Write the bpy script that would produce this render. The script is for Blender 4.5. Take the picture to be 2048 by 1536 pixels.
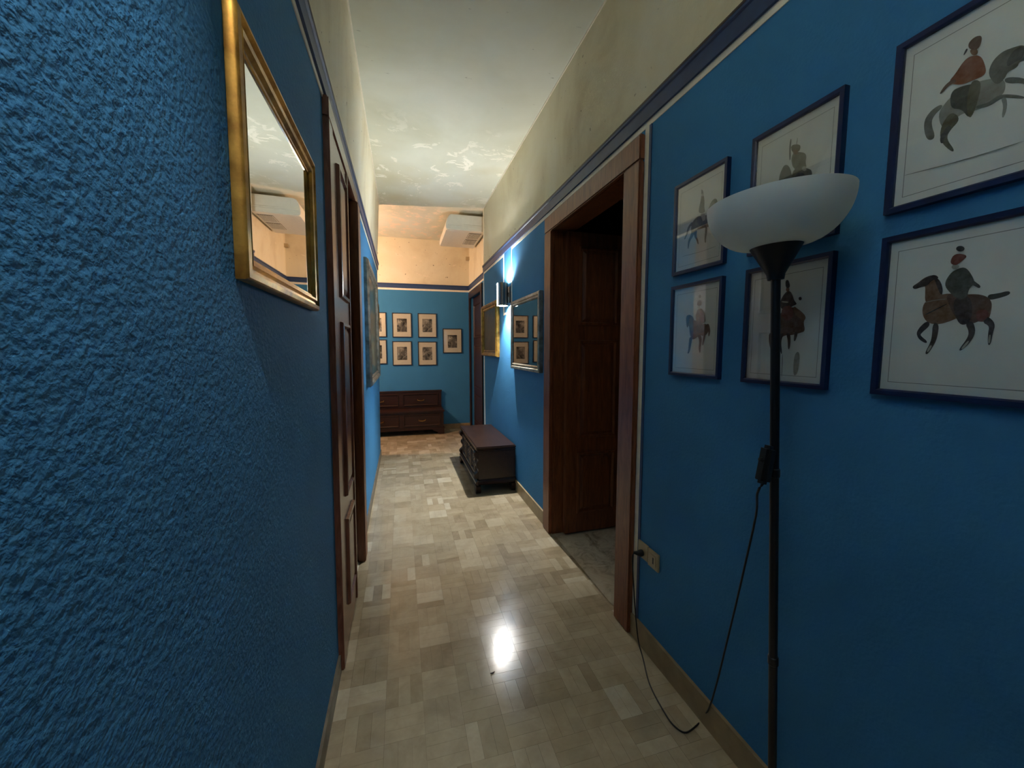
import bpy, bmesh, math, random
from mathutils import Vector, Matrix
random.seed(7)
S = bpy.context.scene
C = S.collection
for o in list(bpy.data.objects): bpy.data.objects.remove(o)

# ------------------------------------------------------------------ camera
H = 1.32                                   # camera height above the floor
YAW, PITCH, ROLL, FPX = 0.27185, 0.09103, -0.00159, 790.0
cy_, sy_, cp_, sp_ = math.cos(YAW), math.sin(YAW), math.cos(PITCH), math.sin(PITCH)
FWD = Vector((sy_*cp_, cy_*cp_, -sp_)); R0 = Vector((cy_, -sy_, 0)); U0 = R0.cross(FWD)
RGT = math.cos(ROLL)*R0 + math.sin(ROLL)*U0; UPV = math.cos(ROLL)*U0 - math.sin(ROLL)*R0
cam = bpy.data.cameras.new('camera'); cam.sensor_width = 36; cam.lens = FPX/2048*36; cam.clip_start = .01
co = bpy.data.objects.new('camera', cam); C.objects.link(co)
M3 = Matrix((RGT, UPV, -FWD)).transposed()
co.matrix_world = Matrix.Translation((0, 0, H)) @ M3.to_4x4()
S.camera = co
# ------------------------------------------------------------------ world, exposure
w = bpy.data.worlds.new('world'); S.world = w; w.use_nodes = True
w.node_tree.nodes['Background'].inputs[0].default_value = (.02, .025, .03, 1)
w.node_tree.nodes['Background'].inputs[1].default_value = .05
S.view_settings.view_transform = 'Standard'; S.view_settings.look = 'None'
S.view_settings.gamma = 1; S.view_settings.exposure = 2.15; S.view_settings.use_curve_mapping = False
# lamp powers (the lamps themselves are built with their fixtures below)
P_UP, P_DOWN = 6.5, 32.0
P_UP2, P_DOWN2 = 5.0, 12.0
P_WARM = 28.0
C_COOL = (1.0, .98, .94); C_WARM = (1.0, .55, .32)

MTILT = .7                                 # the mirror leans forward a little more than the wall
# ------------------------------------------------------------------ helpers
def ray(px, py): return FWD*FPX + RGT*(px-1024) - UPV*(py-768)
def at_x(px, py, x): d = ray(px, py); return Vector((0, 0, H)) + d*(x/d.x)
def at_z(px, py, z=0): d = ray(px, py); return Vector((0, 0, H)) + d*((z-H)/d.z)

def lin(r, g, b):
    f = lambda c: (c/255/12.92 if c/255 <= .04045 else ((c/255+.055)/1.055)**2.4)
    return (f(r), f(g), f(b), 1)

class NT:
    def __init__(s, name):
        s.m = bpy.data.materials.new(name); s.m.use_nodes = True; s.t = s.m.node_tree
        s.b = s.t.nodes['Principled BSDF']; s.out = s.t.nodes['Material Output']
    def n(s, typ, **kw):
        nd = s.t.nodes.new(typ)
        for k, v in kw.items():
            if k in nd.inputs: nd.inputs[k].default_value = v
            else: setattr(nd, k, v)
        return nd
    def l(s, a, b): s.t.links.new(a, b)
    def pos(s, scale=(1, 1, 1), obj=False):
        src = s.n('ShaderNodeTexCoord').outputs['Object'] if obj else s.n('ShaderNodeNewGeometry').outputs['Position']
        mp = s.n('ShaderNodeMapping'); mp.inputs['Scale'].default_value = scale
        s.l(src, mp.inputs['Vector']); return mp.outputs[0]
    def noise(s, vec, scale, detail=4, rough=.55, dist=0):
        nd = s.n('ShaderNodeTexNoise'); nd.inputs['Scale'].default_value = scale; nd.inputs['Detail'].default_value = detail
        nd.inputs['Roughness'].default_value = rough; nd.inputs['Distortion'].default_value = dist
        s.l(vec, nd.inputs['Vector']); return nd.outputs['Fac']
    def ramp(s, fac, stops):
        nd = s.n('ShaderNodeValToRGB'); e = nd.color_ramp.elements
        while len(e) < len(stops): e.new(.5)
        for el, (p, c) in zip(e, stops): el.position = p; el.color = c if len(c) == 4 else (*c, 1)
        s.l(fac, nd.inputs[0]); return nd.outputs[0]
    def mix(s, fac, a, b, mode='MIX'):
        nd = s.n('ShaderNodeMix', data_type='RGBA', blend_type=mode)
        for v, k in ((fac, 0), (a, 6), (b, 7)):
            if hasattr(v, 'is_linked'): s.l(v, nd.inputs[k])
            else: nd.inputs[k].default_value = v
        return nd.outputs[2]
    def math(s, op, a, b=None):
        nd = s.n('ShaderNodeMath', operation=op)
        for i, v in enumerate((a, b)):
            if v is None: continue
            if hasattr(v, 'is_linked'): s.l(v, nd.inputs[i])
            else: nd.inputs[i].default_value = v
        return nd.outputs[0]
    def band(s, v, lo, hi, soft):
        a = s.n('ShaderNodeMapRange', interpolation_type='SMOOTHSTEP'); s.l(v, a.inputs[0]); a.inputs[1].default_value = lo-soft; a.inputs[2].default_value = lo+soft
        b = s.n('ShaderNodeMapRange', interpolation_type='SMOOTHSTEP'); s.l(v, b.inputs[0]); b.inputs[1].default_value = hi-soft; b.inputs[2].default_value = hi+soft
        return s.math('SUBTRACT', a.outputs[0], b.outputs[0])
    def sep(s):
        nd = s.n('ShaderNodeSeparateXYZ'); s.l(s.n('ShaderNodeNewGeometry').outputs['Position'], nd.inputs[0]); return nd.outputs
    def bump(s, h, strength, dist):
        nd = s.n('ShaderNodeBump'); nd.inputs['Strength'].default_value = strength; nd.inputs['Distance'].default_value = dist
        s.l(h, nd.inputs['Height']); s.l(nd.outputs[0], s.b.inputs['Normal'])
    def set(s, col=None, rough=.5, metal=0, spec=.5):
        if col is not None:
            if hasattr(col, 'is_linked'): s.l(col, s.b.inputs['Base Color'])
            else: s.b.inputs['Base Color'].default_value = col
        if hasattr(rough, 'is_linked'): s.l(rough, s.b.inputs['Roughness'])
        else: s.b.inputs['Roughness'].default_value = rough
        s.b.inputs['Metallic'].default_value = metal; s.b.inputs['Specular IOR Level'].default_value = spec
        return s.m

def plain(name, col, rough=.5, metal=0, spec=.5, var=.12, scale=30):
    t = NT(name); f = t.noise(t.pos(obj=True), scale)
    d = tuple(c*(1-var) for c in col[:3])+(1,); l = tuple(min(1, c*(1+var)) for c in col[:3])+(1,)
    return t.set(t.ramp(f, [(.3, d), (.7, l)]), rough, metal, spec)

BLUE = lin(62, 128, 176); BEIGE = lin(205, 192, 158)
def wall_mat(name, stucco, peel=0):
    t = NT(name); p = t.pos(); X, Y, Z = t.sep()
    nb = t.noise(p, 2.2, 5)
    blue = t.ramp(nb, [(.3, tuple(c*.86 for c in BLUE[:3])), (.7, BLUE[:3])])
    ns = t.noise(t.pos((1, 1.1, .8)), 1.5, 6, .6, .6)
    bei = t.ramp(ns, [(.32, lin(206, 194, 164)), (.5, lin(226, 218, 190)), (.7, lin(234, 228, 206))])
    sp = t.noise(p, 26, 3)                                     # small flaking spots
    bei = t.mix(t.ramp(sp, [(.70, (0, 0, 0)), (.74, (1, 1, 1))]), bei, lin(120, 104, 78))
    if peel:
        pn = t.noise(t.pos((1, 1, 2.2)), 3.4, 8, .65, .5)
        hi = t.band(Z, peel[0], peel[1], .05)
        pk = t.math('MULTIPLY', t.ramp(pn, [(.64, (0, 0, 0)), (.66, (1, 1, 1))]), hi)
        bei = t.mix(pk, bei, lin(238, 226, 204))
        pk2 = t.math('MULTIPLY', t.ramp(pn, [(.26, (1, 1, 1)), (.30, (0, 0, 0))]), hi)
        bei = t.mix(pk2, bei, lin(150, 116, 88))
    up = t.math('GREATER_THAN', Z, 2.28)
    col = t.mix(up, blue, bei)
    if stucco:
        h = t.math('ADD', t.math('MULTIPLY', t.noise(p, 115, 3, .5, .2), 1.0), t.math('MULTIPLY', t.noise(p, 55, 2), .6))
        t.bump(h, stucco, .006)
    else:
        t.bump(t.noise(p, 160, 2), .12, .003)
    return t.set(col, .75, 0, .18)

def ceil_mat():
    t = NT('ceiling_plaster'); p = t.pos(); X, Y, Z = t.sep()
    n = t.noise(p, 1.1, 5, .55, .4)
    col = t.ramp(n, [(.3, lin(204, 205, 184)), (.55, lin(222, 224, 208)), (.75, lin(230, 232, 220))])
    far = t.band(Y, 3.4, 4.9, .5)
    yel = t.noise(p, .8, 3)
    col = t.mix(t.math('MULTIPLY', t.ramp(yel, [(.45, (0, 0, 0)), (.65, (.7, .7, .7))]), far), col, lin(200, 186, 132))
    pn = t.noise(p, 5.5, 8, .68, .8)
    pk = t.math('MULTIPLY', t.ramp(pn, [(.585, (0, 0, 0)), (.60, (1, 1, 1))]), far)
    col = t.mix(pk, col, lin(244, 242, 228))
    sc = t.noise(t.pos((5, 26, 1)), 2.0, 4, .6)
    scm = t.math('MULTIPLY', t.ramp(sc, [(.70, (0, 0, 0)), (.73, (.8, .8, .8))]), t.band(Y, 1.9, 3.0, .3))
    col = t.mix(scm, col, lin(120, 118, 104))
    e = t.math('MULTIPLY', t.ramp(t.noise(p, 7, 6, .7), [(.52, (0, 0, 0)), (.58, (1, 1, 1))]), t.band(Y, 5.0, 6.4, .3))
    col = t.mix(e, col, lin(240, 226, 205))
    t.bump(t.noise(p, 40, 4), .12, .004)
    return t.set(col, .8, 0, .2)

def wood(name, dark, light, rough=.38, grain=(3, 3, .35), scale=14):
    t = NT(name); p = t.pos(grain, obj=True)
    a = t.noise(p, scale, 6, .6, 1.2); b = t.noise(p, scale*6, 3)
    c = t.ramp(a, [(.3, dark), (.72, light)])
    c = t.mix(t.math('MULTIPLY', b, .35), c, tuple(x*.5 for x in dark[:3])+(1,))
    t.bump(b, .08, .002)
    return t.set(c, rough, 0, .5)

def marble():
    t = NT('marble_strip'); a = t.n('ShaderNodeVertexColor', layer_name='col')
    p = t.pos()
    v = t.noise(p, 9, 6, .6, .6); g = t.noise(t.pos((1, 1, 1)), 60, 3)
    c = t.mix(.35, a.outputs[0], t.ramp(v, [(.3, lin(122, 108, 86)), (.7, lin(196, 184, 158))]))
    c = t.mix(t.math('MULTIPLY', g, .25), c, lin(112, 98, 78))
    r = t.ramp(t.noise(p, 5, 4), [(.3, (.13, .13, .13)), (.7, (.20, .20, .20))])
    return t.set(c, r, 0, .5)

def glass_mat(name, tint=(.9, .93, .95, 1), refl=1.0):
    t = NT(name); t.t.nodes.remove(t.b)
    g = t.n('ShaderNodeBsdfGlossy', Roughness=.02); tr = t.n('ShaderNodeBsdfTransparent', Color=tint)
    fr = t.n('ShaderNodeFresnel', IOR=1.5); mx = t.n('ShaderNodeMixShader')
    t.l(t.math('MULTIPLY', fr.outputs[0], refl), mx.inputs[0]); t.l(tr.outputs[0], mx.inputs[1]); t.l(g.outputs[0], mx.inputs[2])
    t.l(mx.outputs[0], t.out.inputs[0]); return t.m

def emit(name, col, strength):
    t = NT(name); t.b.inputs['Emission Color'].default_value = (*col, 1); t.b.inputs['Emission Strength'].default_value = strength
    return t.set((.9, .9, .88, 1), .3)

def gold_mat(name, col, dark, rough=.32):
    t = NT(name); p = t.pos(obj=True)
    n = t.noise(p, 18, 5); c = t.ramp(n, [(.3, dark), (.65, col)])
    t.bump(t.noise(p, 90, 3), .15, .002)
    return t.set(c, rough, .85)

def painting_mat(name, stops, scale=6, seed=0, stretch=(1, 1, 1), rough=.35):
    t = NT(name); mp = t.pos(stretch, obj=True)
    ad = t.n('ShaderNodeVectorMath', operation='ADD'); t.l(mp, ad.inputs[0]); ad.inputs[1].default_value = (seed, seed*.7, seed*1.3)
    n = t.noise(ad.outputs[0], scale, 7, .6, 1.0)
    return t.set(t.ramp(n, stops), rough)

M = {}
M['wl'] = wall_mat('blue_stucco_wall', .42); M['wr'] = wall_mat('blue_painted_wall', .22); M['we'] = wall_mat('end_wall_paint', 0, (2.45, 3.2))
M['ceil'] = ceil_mat(); M['marble'] = marble()
M['grout'] = plain('grout', lin(120, 106, 84), .7)
M['white'] = plain('white_paint', lin(238, 231, 212), .55, var=.06)
M['navy'] = plain('navy_band', lin(42, 66, 106), .45)
M['brownedge'] = plain('brown_edge', lin(74, 62, 56), .5)
M['base'] = plain('stone_baseboard', lin(158, 138, 104), .4, var=.2, scale=12)
M['wood'] = wood('brown_door_wood', lin(100, 50, 28), lin(160, 96, 60))
M['wood_dk'] = wood('dark_leaf_wood', lin(88, 46, 24), lin(146, 88, 50), .42)
M['wood_l'] = wood('polished_door_wood', lin(96, 56, 40), lin(142, 94, 74), .26)
M['wood_3'] = wood('dark_opening_wood', lin(34, 14, 9), lin(58, 28, 18), .4)  # near-black tone puts the shade of an open doorway into the leaf colour
M['walnut'] = wood('walnut_chest', lin(30, 18, 14), lin(58, 38, 30), .3, (3, .4, 3))
M['bench'] = wood('bench_wood', lin(34, 17, 11), lin(60, 32, 20), .35, (.4, 3, 3))
M['black'] = plain('black_metal', lin(20, 20, 22), .4, 0, .4)
M['plastic_bl'] = plain('black_plastic', lin(18, 18, 20), .5)
M['ivory'] = plain('ivory_plastic', lin(176, 160, 126), .45, var=.05)
M['gold'] = gold_mat('gilt', lin(206, 160, 78), lin(120, 82, 34))
M['silver'] = gold_mat('silver_gilt', lin(190, 184, 168), lin(130, 122, 104), .35)
M['navyframe'] = plain('navy_frame', lin(16, 34, 74), .35)
M['paper'] = plain('print_paper', lin(238, 235, 222), .8, var=.04, scale=8)
M['line'] = plain('printed_border_line', lin(150, 146, 130), .8)
M['glass'] = glass_mat('picture_glass', (.97, .98, .98, 1), .35)
M['mirror'] = NT('mirror_glass').set((.86, .88, .87, 1), .015, 1.0)
M['chrome'] = NT('brushed_metal').set((.32, .31, .29, 1), .22, 1.0)
M['inner'] = plain('white_enamel', (.8, .8, .78, 1), .5)
M['acbody'] = plain('white_casing', lin(222, 222, 210), .4, var=.03)
M['acgrille'] = plain('grey_grille', lin(120, 112, 100), .6)
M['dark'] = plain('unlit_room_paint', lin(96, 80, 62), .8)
M['back'] = plain('frame_backing', lin(70, 54, 38), .8)
t = NT('opal_bowl'); t.b.inputs['Subsurface Weight'].default_value = .0
M['opal'] = t.set(t.ramp(t.noise(t.pos(obj=True), 6), [(.3, lin(232, 236, 230)), (.7, lin(240, 243, 238))]), .35, 0, .5)
tl = t.n('ShaderNodeBsdfTranslucent', Color=(.85, .88, .86, 1)); mx = t.n('ShaderNodeMixShader'); mx.inputs[0].default_value = .4
t.l(t.b.outputs[0], mx.inputs[1]); t.l(tl.outputs[0], mx.inputs[2]); t.l(mx.outputs[0], t.out.inputs[0])

# ------------------------------------------------------------------ mesh building
class MB:
    def __init__(s): s.v = []; s.f = []; s.mi = []
    def box(s, a, b, sh=None):
        i = len(s.v)
        for z in (a[2], b[2]):
            for x, y in ((a[0], a[1]), (b[0], a[1]), (b[0], b[1]), (a[0], b[1])): s.v.append((x, y, z))
        s.f += [(i, i+3, i+2, i+1), (i+4, i+5, i+6, i+7), (i, i+1, i+5, i+4), (i+1, i+2, i+6, i+5), (i+2, i+3, i+7, i+6), (i+3, i, i+4, i+7)]
        return s
    def prism(s, poly, a0, a1, axis):
        """poly: 2D points; extruded along axis ('x','y','z')"""
        def P(u, v, a): return {'x': (a, u, v), 'y': (u, a, v), 'z': (u, v, a)}[axis]
        i = len(s.v); n = len(poly)
        s.v += [P(u, v, a0) for u, v in poly]+[P(u, v, a1) for u, v in poly]
        s.f += [tuple(range(i, i+n)), tuple(range(i+2*n-1, i+n-1, -1))]
        for k in range(n): j = (k+1) % n; s.f.append((i+k, i+n+k, i+n+j, i+j))
        return s
    def lathe(s, prof, n=32, c=(0, 0, 0), a0=0, a1=2*math.pi):
        i = len(s.v); m = len(prof); full = abs(a1-a0-2*math.pi) < 1e-6; k = n if full else n+1
        for q in range(k):
            a = a0+(a1-a0)*q/n
            for r, z in prof: s.v.append((c[0]+r*math.cos(a), c[1]+r*math.sin(a), c[2]+z))
        for q in range(n):
            q2 = (q+1) % k
            for j in range(m-1): s.f.append((i+q*m+j, i+q2*m+j, i+q2*m+j+1, i+q*m+j+1))
        return s
    def tube(s, pts, r, n=8):
        pts = [Vector(p) for p in pts]; i = len(s.v); m = len(pts)
        for k, p in enumerate(pts):
            d = (pts[min(k+1, m-1)]-pts[max(k-1, 0)]).normalized()
            a = Vector((0, 0, 1)) if abs(d.z) < .9 else Vector((1, 0, 0))
            u = d.cross(a).normalized(); v = d.cross(u); rr = r[k] if isinstance(r, (list, tuple)) else r
            for q in range(n): t = 2*math.pi*q/n; s.v.append(tuple(p+(u*math.cos(t)+v*math.sin(t))*rr))
        for k in range(m-1):
            for q in range(n): q2 = (q+1) % n; s.f.append((i+k*n+q, i+k*n+q2, i+(k+1)*n+q2, i+(k+1)*n+q))
        s.f.append(tuple(i+q for q in range(n))[::-1]); s.f.append(tuple(i+(m-1)*n+q for q in range(n)))
        return s
    def sweep(s, w, h, prof, z0=0):
        """mitred frame round a w x h opening-rectangle (outer size), prof = (inset, out) points; local x right, z up, -y out"""
        i = len(s.v); m = len(prof)
        for sx, sz in ((-1, 0), (1, 0), (1, 1), (-1, 1)):
            for ins, out in prof: s.v.append((sx*(w/2-ins), -out, z0+(h-ins if sz else ins)))
        for q in range(4):
            q2 = (q+1) % 4
            for j in range(m-1): s.f.append((i+q*m+j, i+q2*m+j, i+q2*m+j+1, i+q*m+j+1))
        return s
    def poly(s, pts):
        i = len(s.v); s.v += [tuple(p) for p in pts]; s.f.append(tuple(range(i, i+len(pts)))); return s
    def mesh(s, name, mat, smooth=False, bevel=0):
        me = bpy.data.meshes.new(name); me.from_pydata(s.v, [], s.f); me.update()
        bm = bmesh.new(); bm.from_mesh(me); bmesh.ops.recalc_face_normals(bm, faces=bm.faces)
        if bevel: bmesh.ops.bevel(bm, geom=list(bm.edges), offset=bevel, segments=2, affect='EDGES', clamp_overlap=True)
        bm.to_mesh(me); bm.free()
        me.materials.append(M[mat] if isinstance(mat, str) else mat)
        if smooth:
            for p in me.polygons: p.use_smooth = True
            me.set_sharp_from_angle(angle=math.radians(38))
        return me
    def build(s, name, mat, parent=None, smooth=False, bevel=0, loc=None, rot=None):
        o = bpy.data.objects.new(name, s.mesh(name, mat, smooth, bevel)); C.objects.link(o)
        if parent: o.parent = parent
        if loc: o.location = loc
        if rot: o.rotation_euler = rot
        return o

def tag(o, label, cat, group=None):
    o['label'] = label; o['category'] = cat
    if group: o['group'] = group
    return o
def thing(name, label, cat, loc=(0, 0, 0), rot=(0, 0, 0), group=None):
    o = bpy.data.objects.new(name, None); C.objects.link(o); o.location = loc; o.rotation_euler = rot; o.empty_display_size = .1
    return tag(o, label, cat, group)
def struct(o, label=None, cat=None):
    o['kind'] = 'structure'
    if label: o['label'] = label
    if cat: o['category'] = cat
    return o
def sroot(name, label, cat, loc=(0, 0, 0), rot=(0, 0, 0)):
    return struct(thing(name, label, cat, loc, rot))

# ------------------------------------------------------------------ the shell
CZ = 3.0                 # ceiling height
XR, YE, YC = 1.0, 6.45, 4.87
XR2 = 1.08               # right wall of the space at the end, a step further out
YL = 5.05                # end of the left wall
def xl(z): return -.28+.012*z if z <= 2.28 else -.2526+(z-2.28)/.72*.0426
LEAN = math.atan(.012)

b = MB(); b.box((-2.3, -4.2, -.08), (3.3, 6.6, -.006)); fl = struct(b.build('floor', 'grout'), 'beige marble strip floor laid in a basket weave', 'floor')
# marble strips, three to a square, turned in alternate squares
Q = .135; G = .00025; SHADES = [lin(*c) for c in ((168, 154, 126), (152, 138, 110), (186, 174, 148), (140, 124, 98), (176, 162, 134), (200, 190, 166), (160, 146, 120))]
WTS = [5, 4, 3, 2, 4, 1, 4]
def strip_mesh(turn, shade):
    L, W = Q/2-G, Q/6-G
    b = MB().box((-W, -L, -.006), (W, L, 0)) if turn else MB().box((-L, -W, -.006), (L, W, 0))
    me = b.mesh('marble_strip', 'marble'); ca = me.color_attributes.new('col', 'FLOAT_COLOR', 'CORNER')
    for d in ca.data: d.color = shade
    return me
SM = {(t_, k): strip_mesh(t_, SHADES[k]) for t_ in (0, 1) for k in range(len(SHADES))}
strips = []
x0 = -.28+.05
for i in range(-16, 11):
    for j in range(-9, 48):
        qx, qy = .045+Q*(i+.5), .06+Q*(j+.5)
        if qy > YE+.06 or (qx > 1.06 and qy < YC) or qx > 1.15 or (qx < -.34 and qy < YL+.02): continue
        turn = (i+j) % 2; sq = random.choices(range(7), WTS)[0]
        for k in (-1, 0, 1):
            cx, cy = (qx+k*Q/3, qy) if turn else (qx, qy+k*Q/3)
            sh = sq if random.random() < .78 else random.choices(range(7), WTS)[0]
            strips.append((cx, cy, turn, sh))
def vis(s_):
    p = Vector((s_[0], s_[1], -H)); d = p.dot(FWD)
    if d < .05: return 9
    px = 1024+FPX*p.dot(RGT)/d; py = 768-FPX*p.dot(UPV)/d
    return d if (-20 < px < 2068 and py < 1560 and -.3 < s_[0] < 1.01) else 9
strips.sort(key=vis)
for cx, cy, turn, sh in strips[:300]:
    o = bpy.data.objects.new('marble_strip', SM[turn, sh]); C.objects.link(o); o.parent = fl; o.location = (cx, cy, 0)
rest = MB(); cols = []
for cx, cy, turn, sh in strips[300:]:
    L, W = Q/2-G, Q/6-G; hx, hy = (W, L) if turn else (L, W)
    rest.box((cx-hx, cy-hy, -.006), (cx+hx, cy+hy, 0)); cols.append(SHADES[sh])
ro = rest.build('marble_strips', 'marble', fl); ro['kind'] = 'stuff'
ca = ro.data.color_attributes.new('col', 'FLOAT_COLOR', 'CORNER')
for p in ro.data.polygons:
    for li in p.loop_indices: ca.data[li].color = cols[p.vertices[0]//8]

struct(MB().box((-2.3, -4.2, CZ), (3.3, 6.6, CZ+.1)).build('ceiling', 'ceil'), 'cracked cream plaster ceiling', 'ceiling')
# right wall with the wide doorway
b = MB(); WT = .14
b.box((XR, -4.1, 0), (XR+WT, 1.60, CZ)); b.box((XR, 2.57, 0), (XR+WT, YC, CZ)); b.box((XR, 1.60, 2.14), (XR+WT, 2.57, CZ))
struct(b.build('wall_right', 'wr'), 'blue corridor wall with beige plaster above the rail', 'wall')
# left wall, leaning with age, with the double door
b = MB()
def lw(y0, y1, z0, z1):
    zs = [z0]+[z for z in (2.28,) if z0 < z < z1]+[z1]
    poly = [(xl(z), z) for z in zs]+[(-.42, z1), (-.42, z0)]
    b.prism(poly, y0, y1, 'y')
lw(-4.1, 1.66, 0, CZ); lw(2.56, YL, 0, CZ); lw(1.66, 2.56, 2.17, CZ)
struct(b.build('wall_left', 'wl'), 'rough blue stucco corridor wall', 'wall')
struct(MB().box((-2.3, YE, 0), (1.25, YE+.1, CZ)).build('wall_end', 'we'), 'blue end wall with peeling plaster above the rail', 'wall')
b = MB(); b.box((XR2, YC, 0), (XR2+.12, 5.42, CZ)); b.box((XR2, 6.32, 0), (XR2+.12, YE, CZ)); b.box((XR2, 5.42, 2.12), (XR2+.12, 6.32, CZ))
struct(b.build('wall_right_end', 'we'), 'stepped back wall beside the end wall', 'wall')
struct(MB().box((-2.3, -4.2, 0), (1.2, -4.1, CZ)).build('wall_behind', 'wr'), 'blue wall closing the corridor', 'wall')
b = MB(); b.box((-2.3, YL, 0), (-2.2, YE, CZ)); b.box((-2.3, YL-.1, 0), (-.42, YL, CZ))
struct(b.build('wall_left_end', 'we'), 'wall of the side hall past the left corner', 'wall')
# unlit rooms behind the doorways
b = MB(); b.box((3.2, .6, 0), (3.3, 4.3, CZ)); b.box((XR+WT, .6, 0), (3.2, .7, CZ)); b.box((XR+WT, 4.2, 0), (3.2, 4.3, CZ))
struct(b.build('wall_side_room', 'dark'), 'wall of the unlit side room', 'wall')
b = MB(); b.box((-2.3, .9, 0), (-2.2, 3.6, CZ)); b.box((-2.2, .9, 0), (-.42, 1.0, CZ)); b.box((-2.2, 3.5, 0), (-.42, 3.6, CZ))
struct(b.build('wall_left_room', 'dark'), 'wall of the unlit room on the left', 'wall')
# marbled terrazzo floor of the side room
t = NT('terrazzo'); p = t.pos(); c = t.ramp(t.noise(p, 7, 8, .7, 1.2), [(.3, lin(128, 114, 92)), (.5, lin(214, 202, 178)), (.72, lin(236, 228, 208))])
M['terrazzo'] = t.set(c, .25)
struct(MB().box((1.012, 1.60, -.006), (3.2, 2.57, .0005)).box((XR+WT, .7, -.006), (3.2, 1.6, .0005)).box((XR+WT, 2.57, -.006), (3.2, 4.2, .0005)).build('floor_side_room', 'terrazzo'), 'veined stone floor through the doorway', 'floor')
struct(MB().box((-2.2, 1.0, -.006), (-.42, 3.5, .0005)).box((-.42, 1.72, -.006), (-.285, 2.50, .004)).build('floor_left_room', 'white'), 'pale floor behind the left double door', 'floor')

# painted rails and stripes
n_tr = [0]
def trim(bm, mat, label, rot=None):
    n_tr[0] += 1
    return struct(bm.build('trim_%d' % n_tr[0], mat), label, 'trim')
ZS0, ZS1, ZB = 2.222, 2.245, 2.315
def rail_poly(x, s):   # section of the blue rail in (out, z)
    return [(x, ZS1), (x+s*.012, ZS1), (x+s*.014, ZB-.016), (x+s*.020, ZB-.012), (x+s*.020, ZB), (x, ZB)]
trim(MB().prism(rail_poly(XR, -1), -4.1, YC, 'y'), 'navy', 'dark blue rail along the right wall')
trim(MB().prism([(XR, ZB-.002), (XR-.021, ZB-.002), (XR-.021, ZB+.006), (XR, ZB+.006)], -4.1, YC, 'y'), 'brownedge', 'brown top edge of the right rail')
b = MB(); st = .003
b.box((XR-st, -4.1, ZS0), (XR, 1.485, ZS1)); b.box((XR-st, 1.485, ZS0), (XR, 3.575, ZS1)); b.box((XR-st, 3.895, ZS0), (XR, YC, ZS1))
UY0, UY1, UZ = 3.575, 3.895, 1.645
b.box((XR-st, UY0, UZ), (XR, UY0+.022, ZS1)); b.box((XR-st, UY1-.022, UZ), (XR, UY1, ZS1)); b.box((XR-st, UY0+.022, UZ), (XR, UY1-.022, UZ+.022))
b.box((XR-st, 1.483, .10), (XR, 1.512, ZS0)); b.box((XR-.004, YC-.014, 0), (XR, YC, ZS0)); b.box((XR-.004, YC-.014, ZB+.006), (XR, YC, CZ))
trim(b, 'white', 'thin white stripe bordering the right wall and framing the wall lamp')
trim(MB().box((XR-.004, 1.468, .10), (XR, 1.483, ZS0)), 'navy', 'thin dark blue line beside the doorway')
x = xl(2.28); tt = .012
b = MB().prism([(x-.004, ZS1), (x+.012, ZS1), (x+.014, ZB-.016), (x+.020, ZB-.012), (x+.020, ZB), (x, ZB)], -4.1, YL, 'y')
trim(b, 'navy', 'dark blue rail along the left wall')
trim(MB().box((x-.006, -4.1, ZS0), (x+.003, YL, ZS1)), 'white', 'white stripe under the left rail')
trim(MB().prism([(x, ZB-.002), (x+.021, ZB-.002), (x+.021, ZB+.006), (x, ZB+.006)], -4.1, YL, 'y'), 'brownedge', 'brown top edge of the left rail')
trim(MB().prism([(YE-q+YE-YE, z) if 0 else (YE-q, z) for q, z in [(0, ZS1), (.012, ZS1), (.014, ZB-.016), (.02, ZB-.012), (.02, ZB), (0, ZB)]], -2.2, XR2, 'x'), 'navy', 'dark blue rail along the end wall')
trim(MB().box((-2.2, YE-.003, ZS0-.006), (XR2, YE, ZS1)), 'white', 'white stripe under the end rail')
trim(MB().prism(rail_poly(XR2, -1), YC, YE, 'y'), 'navy', 'dark blue rail on the stepped wall')
trim(MB().box((XR2-.003, YC, ZS0), (XR2, YE, ZS1)), 'white', 'white stripe on the stepped wall')
# pale painted joints where walls meet the ceiling
trim(MB().box((XR-.006, -4.1, CZ-.008), (XR, YC, CZ)).box((xl(CZ)-.003, -4.1, CZ-.009), (xl(CZ)+.007, YL, CZ)), 'white', 'pale bead where the walls meet the ceiling')
# baseboards
struct(MB().box((XR-.012, -4.1, 0), (XR, 1.512, .10)).box((XR-.012, 2.655, 0), (XR, YC, .10)).build('baseboard_right', 'base'), 'tan stone baseboard', 'baseboard')
b = MB()
for y0, y1 in ((-4.1, 1.635), (2.64, YL)): b.prism([(xl(0)-.01, 0), (xl(0)+.010, 0), (xl(0)+.010, .075), (xl(0)-.01, .075)], y0, y1, 'y')
M['base_l'] = plain('grey_stone_baseboard', lin(112, 104, 90), .5, var=.25, scale=14)
struct(b.build('baseboard_left', 'base_l'), 'worn grey stone baseboard', 'baseboard')
struct(MB().box((-2.2, YE-.012, 0), (XR2, YE, .08)).box((XR2-.012, YC, 0), (XR2, 5.33, .08)).build('baseboard_end', 'base'), 'stone baseboard of the end hall', 'baseboard')

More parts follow.
